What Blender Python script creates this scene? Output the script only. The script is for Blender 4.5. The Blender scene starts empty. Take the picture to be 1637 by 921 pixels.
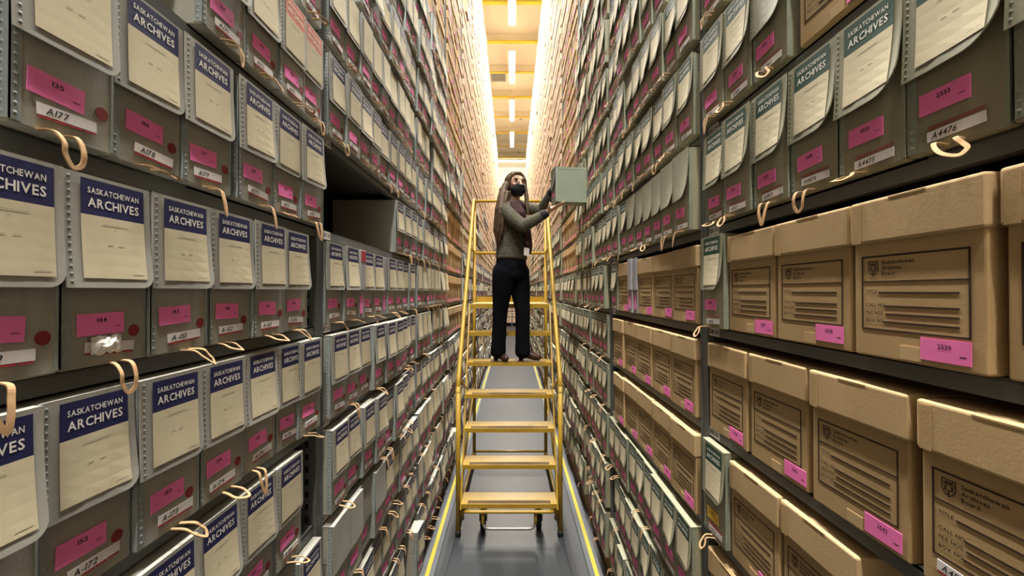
import bpy, bmesh, math, random
from mathutils import Vector, Matrix, Quaternion

# ------------------------------------------------------------------ camera, world, lights, exposure
S = bpy.context.scene
C = S.collection
F = 676.0                       # focal length in pixels of the 1637-wide frame
CAMH = 1.75
cam = bpy.data.cameras.new('camera')
cam.sensor_width = 36.0
cam.lens = 36.0 * F / 1637.0
cam.clip_start = 0.02
cam_o = bpy.data.objects.new('camera', cam)
C.objects.link(cam_o)
cam_o.location = (0, 0, CAMH)
cam_o.rotation_euler = (math.radians(90 + 0.466), 0, 0)
S.camera = cam_o

S.view_settings.view_transform = 'Standard'
S.view_settings.look = 'None'
S.view_settings.gamma = 1.0
S.view_settings.use_curve_mapping = False
S.view_settings.exposure = -0.12

TUBE_W = 375.0                  # watts of each ceiling strip light
TUBE_COL = (1.0, 0.945, 0.855)
FAR_W = 160.0
LIGHT_Y = [-2.05, 0.7, 3.45, 6.2, 8.95, 11.7, 14.48, 17.25]
LIGHT_Z = CAMH + 6.2

wd = bpy.data.worlds.new('world')
S.world = wd
wd.use_nodes = True
wd.node_tree.nodes['Background'].inputs[0].default_value = (1.0, 0.92, 0.78, 1)
wd.node_tree.nodes['Background'].inputs[1].default_value = 0.25


def area_lamp(name, loc, sx, sy, watts, col, rot=(0, 0, 0), spread=180):
    l = bpy.data.lights.new(name, 'AREA')
    l.shape = 'RECTANGLE'
    l.size = sx
    l.size_y = sy
    l.energy = watts
    l.color = col
    o = bpy.data.objects.new(name, l)
    C.objects.link(o)
    o.location = loc
    o.rotation_euler = rot
    l.spread = math.radians(spread)
    return o


for i, y in enumerate(LIGHT_Y):
    area_lamp('tube_light', (0, y, LIGHT_Z - 0.075), 0.16, 1.6, TUBE_W, TUBE_COL, spread=146)
area_lamp('far_wall_fill', (0, 20.0, LIGHT_Z - 0.1), 2.4, 0.16, FAR_W, TUBE_COL, (math.radians(50), 0, 0))  # added lamp, tilted at the far wall to brighten it

R = random.Random(7)

# ------------------------------------------------------------------ materials


def mat(name, col, rough=0.7, metal=0.0, var=0.0, noise=0.0, nscale=40.0, bump=0.0, bscale=120.0, spec=0.3, island=0.0, dirt=None):
    m = bpy.data.materials.new(name)
    m.use_nodes = True
    nt = m.node_tree
    b = nt.nodes['Principled BSDF']
    b.inputs['Roughness'].default_value = rough
    b.inputs['Metallic'].default_value = metal
    b.inputs['Specular IOR Level'].default_value = spec
    b.inputs['Base Color'].default_value = (*col, 1)
    src = None
    tc = None

    def coords():
        nonlocal tc
        if tc is None:
            tc = nt.nodes.new('ShaderNodeTexCoord')
        return tc.outputs['Object']
    if noise or var or island or dirt:
        rgb = nt.nodes.new('ShaderNodeRGB')
        rgb.outputs[0].default_value = (*col, 1)
        src = rgb.outputs[0]
        if noise:
            n = nt.nodes.new('ShaderNodeTexNoise')
            n.inputs['Scale'].default_value = nscale
            n.inputs['Detail'].default_value = 4
            nt.links.new(coords(), n.inputs['Vector'])
            mr = nt.nodes.new('ShaderNodeMapRange')
            mr.inputs[1].default_value = 0.3
            mr.inputs[2].default_value = 0.7
            mr.inputs[3].default_value = 1 - noise
            mr.inputs[4].default_value = 1 + noise
            nt.links.new(n.outputs[0], mr.inputs[0])
            mx = nt.nodes.new('ShaderNodeVectorMath')
            mx.operation = 'SCALE'
            nt.links.new(src, mx.inputs[0])
            nt.links.new(mr.outputs[0], mx.inputs['Scale'])
            src = mx.outputs[0]
        for kind, amt in (('var', var), ('island', island)):
            if not amt:
                continue
            if kind == 'var':
                rn = nt.nodes.new('ShaderNodeObjectInfo')
                out = rn.outputs['Random']
            else:
                rn = nt.nodes.new('ShaderNodeNewGeometry')
                out = rn.outputs['Random Per Island']
            mr = nt.nodes.new('ShaderNodeMapRange')
            mr.inputs[3].default_value = 1 - amt
            mr.inputs[4].default_value = 1 + amt
            nt.links.new(out, mr.inputs[0])
            mx = nt.nodes.new('ShaderNodeVectorMath')
            mx.operation = 'SCALE'
            nt.links.new(src, mx.inputs[0])
            nt.links.new(mr.outputs[0], mx.inputs['Scale'])
            src = mx.outputs[0]
        if dirt:
            n = nt.nodes.new('ShaderNodeTexNoise')
            n.inputs['Scale'].default_value = dirt[1]
            n.inputs['Detail'].default_value = 8
            n.inputs['Roughness'].default_value = 0.7
            nt.links.new(coords(), n.inputs['Vector'])
            mr = nt.nodes.new('ShaderNodeMapRange')
            mr.inputs[1].default_value = dirt[2]
            mr.inputs[2].default_value = dirt[3]
            nt.links.new(n.outputs[0], mr.inputs[0])
            mx = nt.nodes.new('ShaderNodeMix')
            mx.data_type = 'RGBA'
            nt.links.new(mr.outputs[0], mx.inputs['Factor'])
            nt.links.new(src, mx.inputs['A'])
            mx.inputs['B'].default_value = (*dirt[0], 1)
            src = mx.outputs['Result']
        nt.links.new(src, b.inputs['Base Color'])
    if bump:
        n = nt.nodes.new('ShaderNodeTexNoise')
        n.inputs['Scale'].default_value = bscale
        n.inputs['Detail'].default_value = 3
        nt.links.new(coords(), n.inputs['Vector'])
        bp = nt.nodes.new('ShaderNodeBump')
        bp.inputs['Strength'].default_value = bump
        bp.inputs['Distance'].default_value = 0.004
        nt.links.new(n.outputs[0], bp.inputs['Height'])
        nt.links.new(bp.outputs[0], b.inputs['Normal'])
    return m


def emis(name, col, strength):
    m = bpy.data.materials.new(name)
    m.use_nodes = True
    b = m.node_tree.nodes['Principled BSDF']
    b.inputs['Base Color'].default_value = (*col, 1)
    b.inputs['Emission Color'].default_value = (*col, 1)
    b.inputs['Emission Strength'].default_value = strength
    return m


M = dict(
    grey=mat('grey_board', (.335, .328, .285), .62, var=.10, noise=.07, nscale=14, bump=.06, bscale=300),
    greyflap=mat('grey_flap_board', (.34, .338, .305), .58, var=.08, noise=.06, nscale=16),
    edge=mat('metal_edge_strip', (.30, .335, .34), .45, metal=.25, noise=.10, nscale=60),
    edgeolive=mat('olive_edge_strip', (.265, .29, .225), .5, metal=.15, noise=.10, nscale=60),
    olive=mat('olive_board', (.285, .268, .180), .62, var=.10, noise=.07, nscale=14, bump=.06, bscale=300),
    oliveflap=mat('olive_flap_board', (.275, .272, .195), .58, var=.08, noise=.06, nscale=16),
    lilac=mat('lilac_grey_board', (.34, .33, .36), .6, var=.08, noise=.05, nscale=20),
    cream=mat('cream_paper', (.60, .535, .375), .75, var=.05, noise=.035, nscale=18, dirt=((.52, .42, .26), 26, .66, .82)),
    navy=mat('navy_print', (.016, .018, .080), .55, noise=.10, nscale=30),
    green=mat('green_print', (.014, .056, .042), .55, noise=.10, nscale=30),
    salmon=mat('salmon_print', (.66, .20, .13), .6, noise=.08, nscale=30),
    white=mat('white_ink', (.78, .76, .70), .7),
    faint=mat('faint_typing', (.42, .38, .30), .8),
    pink=mat('pink_paper', (.97, .215, .56), .7, var=.06, noise=.04, nscale=30),
    tag=mat('white_tag_paper', (.72, .69, .69), .7, var=.04, noise=.05, nscale=40),
    red=mat('red_ink', (.40, .03, .05), .7),
    ink=mat('dark_ink', (.025, .02, .03), .7),
    dot=mat('dark_red_sticker', (.24, .022, .03), .6),
    yellowtag=mat('yellow_paper', (.80, .50, .06), .7),
    loop=mat('tan_cotton_tape', (.42, .26, .135), .8, var=.12, noise=.10, nscale=90),
    kraft=mat('kraft_card', (.44, .300, .150), .78, var=.07, noise=.05, nscale=9, bump=.05, bscale=260),
    kraftlid=mat('kraft_lid_card', (.52, .365, .195), .78, var=.07, noise=.05, nscale=9, bump=.05, bscale=260),
    kraftink=mat('brown_black_print', (.045, .025, .015), .75, noise=.2, nscale=60),
    steel=mat('grey_shelf_steel', (.120, .128, .128), .48, metal=.15, noise=.10, nscale=5),
    steeldark=mat('dark_grey_panel_steel', (.085, .09, .088), .55, noise=.08, nscale=4),
    slot=mat('slot_shadow_black', (.012, .012, .013), .8),
    yellow=mat('yellow_paint', (.355, .22, .021), .38, noise=.10, nscale=11, spec=.5, dirt=((.40, .24, .05), 20, .62, .8)),
    grip=mat('brown_grip_tape', (.115, .075, .045), .95, bump=.4, bscale=900),
    rubber=mat('black_rubber', (.016, .016, .018), .6),
    wheelsteel=mat('worn_steel', (.38, .36, .33), .4, metal=.7),
    floor=mat('dark_grey_floor_paint', (.031, .035, .041), .42, noise=.16, nscale=1.4, spec=.45, dirt=((.085, .085, .088), 7, .62, .80)),
    deck=mat('grey_track_deck', (.075, .083, .095), .5, noise=.14, nscale=3, dirt=((.26, .26, .26), 6, .66, .8)),
    tape=mat('yellow_floor_tape', (.34, .295, .02), .5, noise=.06, nscale=8, dirt=((.05, .05, .03), 5.5, .70, .73)),
    ceil=mat('cream_ceiling', (.80, .73, .58), .8, noise=.03, nscale=2),
    wallm=mat('cream_wall', (.74, .68, .55), .85, noise=.03, nscale=2),
    beam=mat('yellow_beam_paint', (.80, .56, .03), .45),
    rust=mat('brown_base_board', (.20, .095, .045), .7, noise=.25, nscale=6),
    packet=mat('clear_packet', (.70, .69, .66), .25, noise=.25, nscale=60, spec=.6),
    vent=mat('grey_vent', (.40, .38, .34), .6),
    housing=mat('white_enamel', (.82, .80, .74), .4),
    tube=emis('tube_glow', (1.0, .95, .84), 19.0),
    # the mass of boxes further down the aisle
    fgrey=mat('grey_board_far', (.335, .328, .285), .62, island=.12),
    fflap=mat('grey_flap_far', (.34, .338, .305), .6, island=.10),
    folive=mat('olive_board_far', (.285, .268, .180), .62, island=.12),
    foflap=mat('olive_flap_far', (.275, .272, .195), .6, island=.10),
    fcream=mat('cream_paper_far', (.60, .535, .375), .75, island=.10),
    fkraft=mat('kraft_card_far', (.45, .33, .20), .78, island=.12),
    fkraftlid=mat('kraft_lid_far', (.55, .42, .28), .78, island=.12),
    fpink=mat('pink_paper_far', (.97, .215, .56), .7, island=.08),
    floop=mat('tan_tape_far', (.45, .28, .15), .8, island=.15),
)

# ------------------------------------------------------------------ mesh helpers


class MB:
    """collects faces for ONE mesh object"""

    def __init__(self):
        self.v, self.f, self.m, self.s = [], [], [], []
        self.mats = []

    def mi(self, m):
        if m not in self.mats:
            self.mats.append(m)
        return self.mats.index(m)

    def add(self, vs, fs, m, smooth=False):
        o = len(self.v)
        self.v.extend([tuple(p) for p in vs])
        k = self.mi(m)
        for f in fs:
            self.f.append(tuple(i + o for i in f))
            self.m.append(k)
            self.s.append(smooth)

    def quad(self, a, b, c, d, m):
        self.add([a, b, c, d], [(0, 1, 2, 3)], m)

    def box(self, x0, x1, y0, y1, z0, z1, m, skip=()):
        vs = [(x, y, z) for x in (x0, x1) for y in (y0, y1) for z in (z0, z1)]
        fs = {'x0': (0, 1, 3, 2), 'x1': (4, 6, 7, 5), 'y0': (0, 4, 5, 1), 'y1': (2, 3, 7, 6), 'z0': (0, 2, 6, 4), 'z1': (1, 5, 7, 3)}
        self.add(vs, [f for k, f in fs.items() if k not in skip], m)

    def bbox(self, x0, x1, y0, y1, z0, z1, m, bev=.003, seg=2):
        bm = bmesh.new()
        bmesh.ops.create_cube(bm, size=1)
        for v in bm.verts:
            v.co = Vector(((x0 + x1) / 2 + v.co.x * (x1 - x0), (y0 + y1) / 2 + v.co.y * (y1 - y0), (z0 + z1) / 2 + v.co.z * (z1 - z0)))
        bmesh.ops.bevel(bm, geom=bm.edges[:], offset=bev, segments=seg, affect='EDGES', profile=.5)
        bm.verts.index_update()
        self.add([v.co[:] for v in bm.verts], [[v.index for v in f.verts] for f in bm.faces], m)
        bm.free()

    def sweep(self, path, prof, m, closed=False, cap=True, smooth=True, up=None):
        """prof: 2D outline swept along path"""
        P = [Vector(p) for p in path]
        n = len(P)
        vs, fs = [], []
        prev = None
        for i in range(n):
            if closed:
                t = P[(i + 1) % n] - P[i - 1]
            else:
                t = P[min(i + 1, n - 1)] - P[max(i - 1, 0)]
            t.normalize()
            if prev is None:
                a = Vector(up) if up else (Vector((0, 0, 1)) if abs(t.z) < .9 else Vector((1, 0, 0)))
                nrm = (a - t * a.dot(t)).normalized()
            else:
                nrm = prev - t * prev.dot(t)
                nrm = nrm.normalized() if nrm.length > 1e-6 else prev
            prev = nrm
            bn = t.cross(nrm)
            for (a, b) in prof:
                vs.append(P[i] + nrm * a + bn * b)
        k = len(prof)
        for i in range(n if closed else n - 1):
            j = (i + 1) % n
            for q in range(k):
                r = (q + 1) % k
                fs.append((i * k + q, i * k + r, j * k + r, j * k + q))
        if cap and not closed:
            fs.append(tuple(range(k - 1, -1, -1)))
            fs.append(tuple((n - 1) * k + q for q in range(k)))
        self.add(vs, fs, m, smooth)

    def tube(self, path, r, m, n=10, closed=False):
        self.sweep(path, [(r * math.cos(2 * math.pi * i / n), r * math.sin(2 * math.pi * i / n)) for i in range(n)], m, closed)

    def cyl(self, c, axis, r, h, m, n=20):
        c = Vector(c)
        a = Vector(axis).normalized()
        self.tube([c - a * h / 2, c + a * h / 2], r, m, n)

    def obj(self, name, parent=None, loc=None, rot=None):
        me = bpy.data.meshes.new(name)
        me.from_pydata(self.v, [], self.f)
        for m in self.mats:
            me.materials.append(m)
        me.polygons.foreach_set('material_index', self.m)
        me.polygons.foreach_set('use_smooth', self.s)
        me.update()
        return link(name, me, parent, loc, rot)

    def mesh(self, name):
        me = bpy.data.meshes.new(name)
        me.from_pydata(self.v, [], self.f)
        for m in self.mats:
            me.materials.append(m)
        me.polygons.foreach_set('material_index', self.m)
        me.polygons.foreach_set('use_smooth', self.s)
        me.update()
        return me


def link(name, data, parent=None, loc=None, rot=None):
    o = bpy.data.objects.new(name, data)
    C.objects.link(o)
    if parent is not None:
        o.parent = parent
    if loc is not None:
        o.location = loc
    if rot is not None:
        o.rotation_euler = rot
    return o


def tag(o, label=None, cat=None, group=None, kind=None):
    if label:
        o['label'] = label
    if cat:
        o['category'] = cat
    if group:
        o['group'] = group
    if kind:
        o['kind'] = kind
    return o


def thing(name, label, cat, loc=(0, 0, 0), rz=0.0, group=None):
    o = link(name, None, None, loc, (0, 0, rz))
    o.empty_display_size = .05
    return tag(o, label, cat, group)


def rounded(pts, r, n=5):
    """polyline with rounded corners"""
    P = [Vector(p) for p in pts]
    out = [P[0]]
    for i in range(1, len(P) - 1):
        a, b, c = P[i - 1], P[i], P[i + 1]
        d0, d1 = (a - b), (c - b)
        q = min(r, d0.length * .48, d1.length * .48)
        s, e = b + d0.normalized() * q, b + d1.normalized() * q
        for k in range(n + 1):
            t = k / n
            out.append(s * (1 - t) ** 2 + b * 2 * t * (1 - t) + e * t * t)
    out.append(P[-1])
    return out


# ------------------------------------------------------------------ lettering: glyphs turned to meshes once
GLYPH = {}


def make_glyphs(chars):
    objs = []
    for ch in chars:
        cu = bpy.data.curves.new('glyph', 'FONT')
        cu.body = ch
        cu.size = 1.0
        cu.resolution_u = 2
        cu.offset = .018
        o = bpy.data.objects.new('glyph', cu)
        C.objects.link(o)
        objs.append((ch, o, cu))
    bpy.context.view_layer.update()
    dg = bpy.context.evaluated_depsgraph_get()
    for ch, o, cu in objs:
        me = bpy.data.meshes.new_from_object(o.evaluated_get(dg))
        vs = [v.co[:2] for v in me.vertices]
        fs = [tuple(p.vertices) for p in me.polygons]
        x0 = min((v[0] for v in vs), default=0)
        x1 = max((v[0] for v in vs), default=.3)
        GLYPH[ch] = ([(x - x0, y) for x, y in vs], fs, x1 - x0)
        bpy.data.meshes.remove(me)
    for ch, o, cu in objs:
        bpy.data.objects.remove(o)
        bpy.data.curves.remove(cu)


make_glyphs('ABCDEFGHIJKLMNOPQRSTUVWXYZabcdefghijklmnopqrstuvwxyz0123456789.-')


def text2d(s, height, width=None, gap=.09):
    """flat text: verts (x, y) centred on x, baseline y=0, cap height = HEIGHT"""
    vs, fs, x = [], [], 0.0
    for ch in s:
        if ch == ' ':
            x += .32
            continue
        gv, gf, w = GLYPH[ch]
        o = len(vs)
        vs += [(x + a, b) for a, b in gv]
        fs += [tuple(i + o for i in f) for f in gf]
        x += w + gap
    x -= gap
    k = height / .73
    kx = (width / x) if width else k
    return [((a - x / 2) * kx, b * k) for a, b in vs], fs


# ------------------------------------------------------------------ document box (front at local y=0 facing -y, x to the viewer's right)
BW, BH, BD = .124, .258, .31
FLAP_H = .152


def case_mesh(board, edge):
    b = MB()
    b.bbox(0, BW, 0, BD, 0, BH, board, .0022, 2)
    b.box(-.0006, .0125, -.0009, .002, .004, BH - .003, edge)
    b.box(-.0008, .002, -.0009, .014, .004, BH - .003, edge)
    b.box(BW - .0035, BW + .0004, -.0007, .010, .004, BH - .003, edge)
    n = 22
    for i in range(n):
        z = .012 + (BH - .024) * i / (n - 1)
        for (cx, cy, cz, ax) in ((.0062, -.0009, z, 0), (-.0008, .0075, z, 1)):
            r, h = .0027, .0017
            ring = []
            for q in range(6):
                a = math.pi / 3 * q
                ring.append((cx + r * math.cos(a), cy, cz + r * math.sin(a)) if ax == 0 else (cx, cy + r * math.cos(a), cz + r * math.sin(a)))
            top = (cx, cy - h, cz) if ax == 0 else (cx - h, cy, cz)
            b.add(ring + [top], [(q, (q + 1) % 6, 6) for q in range(6)], edge, True)
    # lid seam along the side
    b.box(-.0007, .0003, .014, BD - .01, BH - .112, BH - .110, edge)
    return b.mesh('case')


class Flap:
    """hanging front flap: surface y(u, t) with u to the right, t down from the top edge"""

    def __init__(self, a, b, r, h=FLAP_H, w=BW + .003):
        self.a, self.b, self.r, self.h, self.w = a, b, r, h, w

    def y(self, u, t):
        q = t / self.h
        return -(.0045 + self.a * q ** 2 + self.b * (u / self.w) ** 2 * q ** 2)

    def p(self, u, t, off=0.0):
        return (u - .0015, self.y(u, t) - off, BH + .001 - t)

    def tmax(self, u):
        if u <= self.w - self.r:
            return self.h
        d = u - (self.w - self.r)
        return self.h - self.r + math.sqrt(max(0, self.r ** 2 - d * d))

    def mesh(self, board, edge):
        b = MB()
        us = [0, .012, .04, .075, self.w - self.r] + [self.w - self.r + self.r * math.sin(math.pi / 2 * i / 6) for i in range(1, 7)]
        us = sorted(set(us))
        nt = 8
        fr, bk = [], []
        for u in us:
            for j in range(nt + 1):
                t = self.tmax(u) * j / nt
                p = self.p(u, t)
                fr.append(p)
                bk.append((p[0], p[1] + .0022, p[2]))
        n1 = nt + 1
        fs = []
        o = len(fr)
        for i in range(len(us) - 1):
            for j in range(nt):
                q = (i * n1 + j, i * n1 + j + 1, (i + 1) * n1 + j + 1, (i + 1) * n1 + j)
                fs.append(q)
                fs.append(tuple(x + o for x in reversed(q)))
        rim = [(0, j) for j in range(nt)] + [(i, nt) for i in range(len(us))]
        loop = [i * n1 + j for i, j in rim] + [(len(us) - 1) * n1 + j for j in range(nt - 1, -1, -1)]
        for k in range(len(loop) - 1):
            fs.append((loop[k], loop[k] + o, loop[k + 1] + o, loop[k + 1]))
        b.add(fr + bk, fs, board)
        # lid lip over the top edge
        b.add([(-.0015, -.0046, BH + .001), (self.w - .0015, -.0046, BH + .001), (self.w - .0015, .03, BH + .0016), (-.0015, .03, BH + .0016)], [(0, 1, 2, 3)], board)
        # bumpy fold strip on the side by the hinge
        n = 15
        for i in range(n):
            t = .008 + (self.h - .016) * i / (n - 1)
            c = self.p(.0068, t, .0002)
            r, h = .0024, .0014
            ring = [(c[0] + r * math.cos(math.pi / 3 * q), c[1], c[2] + r * math.sin(math.pi / 3 * q)) for q in range(6)]
            b.add(ring + [(c[0], c[1] - h, c[2])], [(q, (q + 1) % 6, 6) for q in range(6)], edge, True)
        return b.mesh('flap')

    def sheet(self, b, u0, u1, t0, t1, off, m, nu=3, nt=5):
        vs, fs = [], []
        for i in range(nu + 1):
            for j in range(nt + 1):
                vs.append(self.p(u0 + (u1 - u0) * i / nu, t0 + (t1 - t0) * j / nt, off))
        for i in range(nu):
            for j in range(nt):
                a = i * (nt + 1) + j
                fs.append((a, a + 1, a + nt + 2, a + nt + 1))
        b.add(vs, fs, m)

    def text(self, b, s, u, t, h, w, m, off=.0014):
        vs, fs = text2d(s, h, w)
        b.add([self.p(u + x, t - y, off) for x, y in vs], fs, m)

    def label(self, head):
        b = MB()
        u0, u1 = .021, .115
        t0, t1, th = .006, .139, .054
        if head:
            self.sheet(b, u0, u1, t0, th, .0010, head, 3, 3)
            self.sheet(b, u0, u1, th, t1, .0010, M['cream'])
        else:
            self.sheet(b, u0, u1, t0, t1, .0010, M['cream'], 3, 7)
        c = (u0 + u1) / 2
        if head:
            self.text(b, 'SASKATCHEWAN', c, .0245, .0080, .076, M['white'])
            self.text(b, 'ARCHIVES', c, .0430, .0125, .076, M['white'])
        for (t, a, e, hh) in ((.064, -.018, .020, .0012), (.070, -.002, .001, .0010), (.092, -.012, -.004, .0012), (.092, .003, .012, .0012), (.132, .024, .042, .0010)):
            self.sheet(b, c + a, c + e, t, t + hh, .0013, M['faint'], 1, 1)
        return b.mesh('label')


FLAPS = {}
for style, r in (('grey', .020), ('olive', .040)):
    for i, (a, bb) in enumerate(((.001, .001), (.003, .003), (.002, .009), (.007, .003))):
        if style == 'olive':
            a, bb = a * .5 + .001, bb * 1.4 + .008
        FLAPS[style, i] = Flap(a, bb, r)
CASE = {'grey': case_mesh(M['grey'], M['edge']), 'olive': case_mesh(M['olive'], M['edgeolive']), 'lilac': case_mesh(M['lilac'], M['edge'])}
FLAPMESH, LABELMESH = {}, {}


def flap_mesh(style, i):
    if (style, i) not in FLAPMESH:
        bd = M['greyflap'] if style == 'grey' else M['oliveflap']
        FLAPMESH[style, i] = FLAPS[style, i].mesh(bd, M['edge'] if style == 'grey' else M['edgeolive'])
    return FLAPMESH[style, i]


def label_mesh(style, i, head):
    if (style, i, head) not in LABELMESH:
        LABELMESH[style, i, head] = FLAPS[style, i].label(M[head] if head else None)
    return LABELMESH[style, i, head]


def sticker_mesh(num, m=None):
    m = m or M['pink']
    b = MB()
    b.box(-.033, .033, -.0008, 0, 0, .030, m)
    if num:
        vs, fs = text2d(num, .0062, .0062 * .72 * len(num))
        b.add([(x, -.0011, .0175 + y) for x, y in vs], fs, M['ink'])
        b.box(.019, .027, -.001, -.0008, .010, .0108, M['ink'])
    return b.mesh('pink_sticker')


def tag_mesh(txt, olive=False):
    b = MB()
    b.box(-.035, .037, -.0008, 0, 0, .014, M['tag'])
    if olive:
        for z in (.0165, .0195):
            b.box(-.034, .036, -.0006, 0, z, z + .0010, M['red'])
    else:
        for i in range(4):
            b.box(-.034 + i * .018, -.034 + i * .018 + .0155, -.0007, 0, -.0030, -.0006, M['red'])
    if txt:
        vs, fs = text2d(txt, .0085, .0064 * len(txt))
        b.add([(x - .013 + .25 * y, -.0011, .0028 + y) for x, y in vs], fs, M['ink'])
    return b.mesh('accession_tag')


def dot_mesh():
    b = MB()
    n = 18
    vs = [(.0088 * math.cos(2 * math.pi * i / n), y, .0088 * math.sin(2 * math.pi * i / n)) for y in (-.0007, 0) for i in range(n)]
    fs = [tuple(range(n))] + [(i, (i + 1) % n, n + (i + 1) % n, n + i) for i in range(n)]
    b.add(vs, fs, M['dot'])
    return b.mesh('red_dot')


DOT = dot_mesh()


def loop_mesh(k):
    """a pull loop of flat cotton tape that comes out from under the box and hangs over the shelf lip"""
    b = MB()
    P = [
        [(-.011, .012, .0012), (-.012, -.018, .001), (-.010, -.030, -.012), (-.009, -.031, -.027), (-.001, -.031, -.040), (.009, -.031, -.034), (.011, -.030, -.016), (.010, -.020, .0012), (.010, .012, .0012)],
        [(-.016, .012, .0012), (-.018, -.020, .001), (-.012, -.032, -.010), (0, -.040, -.021), (.014, -.038, -.026), (.020, -.032, -.018), (.014, -.028, -.010), (.004, -.022, .0012), (.002, .012, .0012)],
        [(-.006, .012, .0012), (-.007, -.022, .001), (-.007, -.030, -.016), (-.003, -.032, -.034), (.003, -.033, -.048), (.006, -.032, -.034), (.008, -.028, -.014), (.010, -.020, .0012), (.009, .012, .0012)],
        [(-.018, .012, .0012), (-.019, -.016, .001), (-.016, -.034, -.006), (-.004, -.044, -.010), (.010, -.040, -.012), (.013, -.028, -.006), (.008, -.018, .0012), (.006, .012, .0012)],
    ][k]
    pts = [Vector(p) for p in P]
    dense = []
    n = len(pts)
    for i in range(n - 1):
        p0, p1, p2, p3 = pts[max(i - 1, 0)], pts[i], pts[i + 1], pts[min(i + 2, n - 1)]
        for s in range(5):
            t = s / 5
            dense.append(.5 * ((2 * p1) + (p2 - p0) * t + (2 * p0 - 5 * p1 + 4 * p2 - p3) * t * t + (3 * p1 - p0 - 3 * p2 + p3) * t ** 3))
    dense.append(pts[-1])
    dense = [Vector((p.x, p.y, max(p.z, .0012) if p.y > -.014 else p.z)) for p in dense]
    w, h = .0027, .0009
    b.sweep(dense, [(-h, -w), (h, -w), (h, w), (-h, w)], M['loop'], up=(0, 0, 1), smooth=False)
    return b.mesh('pull_loop')


LOOPS = [loop_mesh(k) for k in range(4)]

# ------------------------------------------------------------------ brown carton
KW, KH, KD = .203, .246, .36


def kcase_mesh():
    b = MB()
    b.bbox(.0035, KW - .0035, 0, KD, 0, KH - .004, M['kraft'], .003, 2)
    b.box(KW * .42, KW * .58, -.0008, .001, .004, .024, M['kraftlid'])       # glued tab at the bottom edge
    return b.mesh('carton')


def klid_mesh():
    b = MB()
    b.bbox(0, KW, -.0055, KD + .004, KH - .068, KH, M['kraftlid'], .0045, 3)
    b.box(.006, .022, -.0062, -.004, KH - .067, KH - .006, M['kraft'])       # folded corner tab
    b.box(KW * .36, KW * .64, -.0060, -.003, KH - .0042, KH - .0018, M['kraft'])
    return b.mesh('lid')


def kprint_mesh(txt=True):
    b = MB()
    y = -.0006
    x0, x1, z0, z1 = .018, .182, .042, .158
    w = .0026
    for (a, c, d, e) in ((x0, x1, z1 - w, z1), (x0, x1, z0, z0 + w), (x0, x0 + w, z0, z1), (x1 - w, x1, z0, z1), (x0, x1, .1165, .1165 + w * .8)):
        b.box(a, c, y, .0002, d, e, M['kraftink'])
    for z, xa in ((.099, .049), (.0785, .059), (.0665, .061), (.0545, .057)):
        b.box(xa, x1 - .014, y, .0002, z, z + .0026, M['kraftink'])
    # crest: a shield with a beast above three sheaves
    cx, cz = .040, .1385
    sh = [(-.0095, .011), (.0095, .011), (.0095, -.002), (.006, -.0085), (0, -.0125), (-.006, -.0085), (-.0095, -.002)]
    inn = [(p[0] * .84, p[1] * .84) for p in sh]
    n = len(sh)
    b.add([(cx + p[0], y, cz + p[1]) for p in sh + inn], [(i, (i + 1) % n, n + (i + 1) % n, n + i) for i in range(n)], M['kraftink'])
    b.box(cx - .008, cx + .008, y, .0002, cz + .0035, cz + .0045, M['kraftink'])
    body = [(-.006, .0062), (-.004, .0078), (.002, .0074), (.005, .0086), (.0065, .007), (.0045, .0056), (.004, .0048), (-.005, .0048)]
    b.add([(cx + p[0], y, cz + p[1]) for p in body], [tuple(range(len(body)))], M['kraftink'])
    for sx, sz in ((-.0042, -.001), (.0042, -.001), (0, -.0062)):
        sheaf = [(-.0026, .003), (.0026, .003), (.0007, 0), (.0022, -.0032), (-.0022, -.0032), (-.0007, 0)]
        b.add([(cx + sx + p[0], y, cz + sz + p[1]) for p in sheaf], [tuple(range(6))], M['kraftink'])
    if txt:
        def put(s, x, z, h):
            vs, fs = text2d(s, h)
            ww = max(v[0] for v in vs) * 2
            b.add([(x + ww / 2 + a, y, z + c) for a, c in vs], fs, M['kraftink'])
        for s, z in (('Saskatchewan', .1440), ('Archives', .1355), ('Board', .1270)):
            put(s, .0555, z, .0060)
        put('TITLE', .0265, .099, .0056)
        for s, z in (('CALL NO.', .0785), ('FILE NOS.', .0665), ('BOX NO.', .0545)):
            put(s, .0265, z, .0054)
    return b.mesh('printed_form')


KCASE, KLID, KPRINT = kcase_mesh(), klid_mesh(), kprint_mesh()

# ------------------------------------------------------------------ layout of the two shelving walls
SZ0, PITCH, LIP = CAMH - .103, .293, .027
K_LO, K_HI = -5, 18
FX = .570                                     # box fronts
LX = .585                                     # shelf lip
POST = .045
BAY0, BAYL, NBAY = .075, 1.2, 14
AISLE_END = BAY0 + BAYL * NBAY


def shelf_z(k):
    return SZ0 + PITCH * k


PITCH_B = .1277
items = []                                    # dict(kind, side, bay, k, y0, style ...)


def add_item(kind, side, bay, k, y0, **kw):
    d = dict(kind=kind, side=side, bay=bay, k=k, y0=y0, w=KW if kind == 'carton' else (.058 if kind == 'thin' else BW))
    d.update(kw)
    items.append(d)


HEADS = {-1: 'navy', 1: 'green'}


def fill_docs(side, bay, k, ya, yb, rnd, head='auto', skip=()):
    """document boxes from ya up to yb along the aisle"""
    y, i = ya, 0
    while y + BW < yb + .004:
        if i not in skip:
            add_item('doc', side, bay, k, y, head=HEADS[side] if head == 'auto' else head)
        y += PITCH_B + rnd.uniform(0, .0012)
        i += 1


def fill_cartons(side, bay, k, ya, yb, rnd):
    y = ya + rnd.uniform(0, .02)
    while y + KW < yb + .004:
        add_item('carton', side, bay, k, y)
        y += KW + .004 + rnd.uniform(0, .006)


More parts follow.
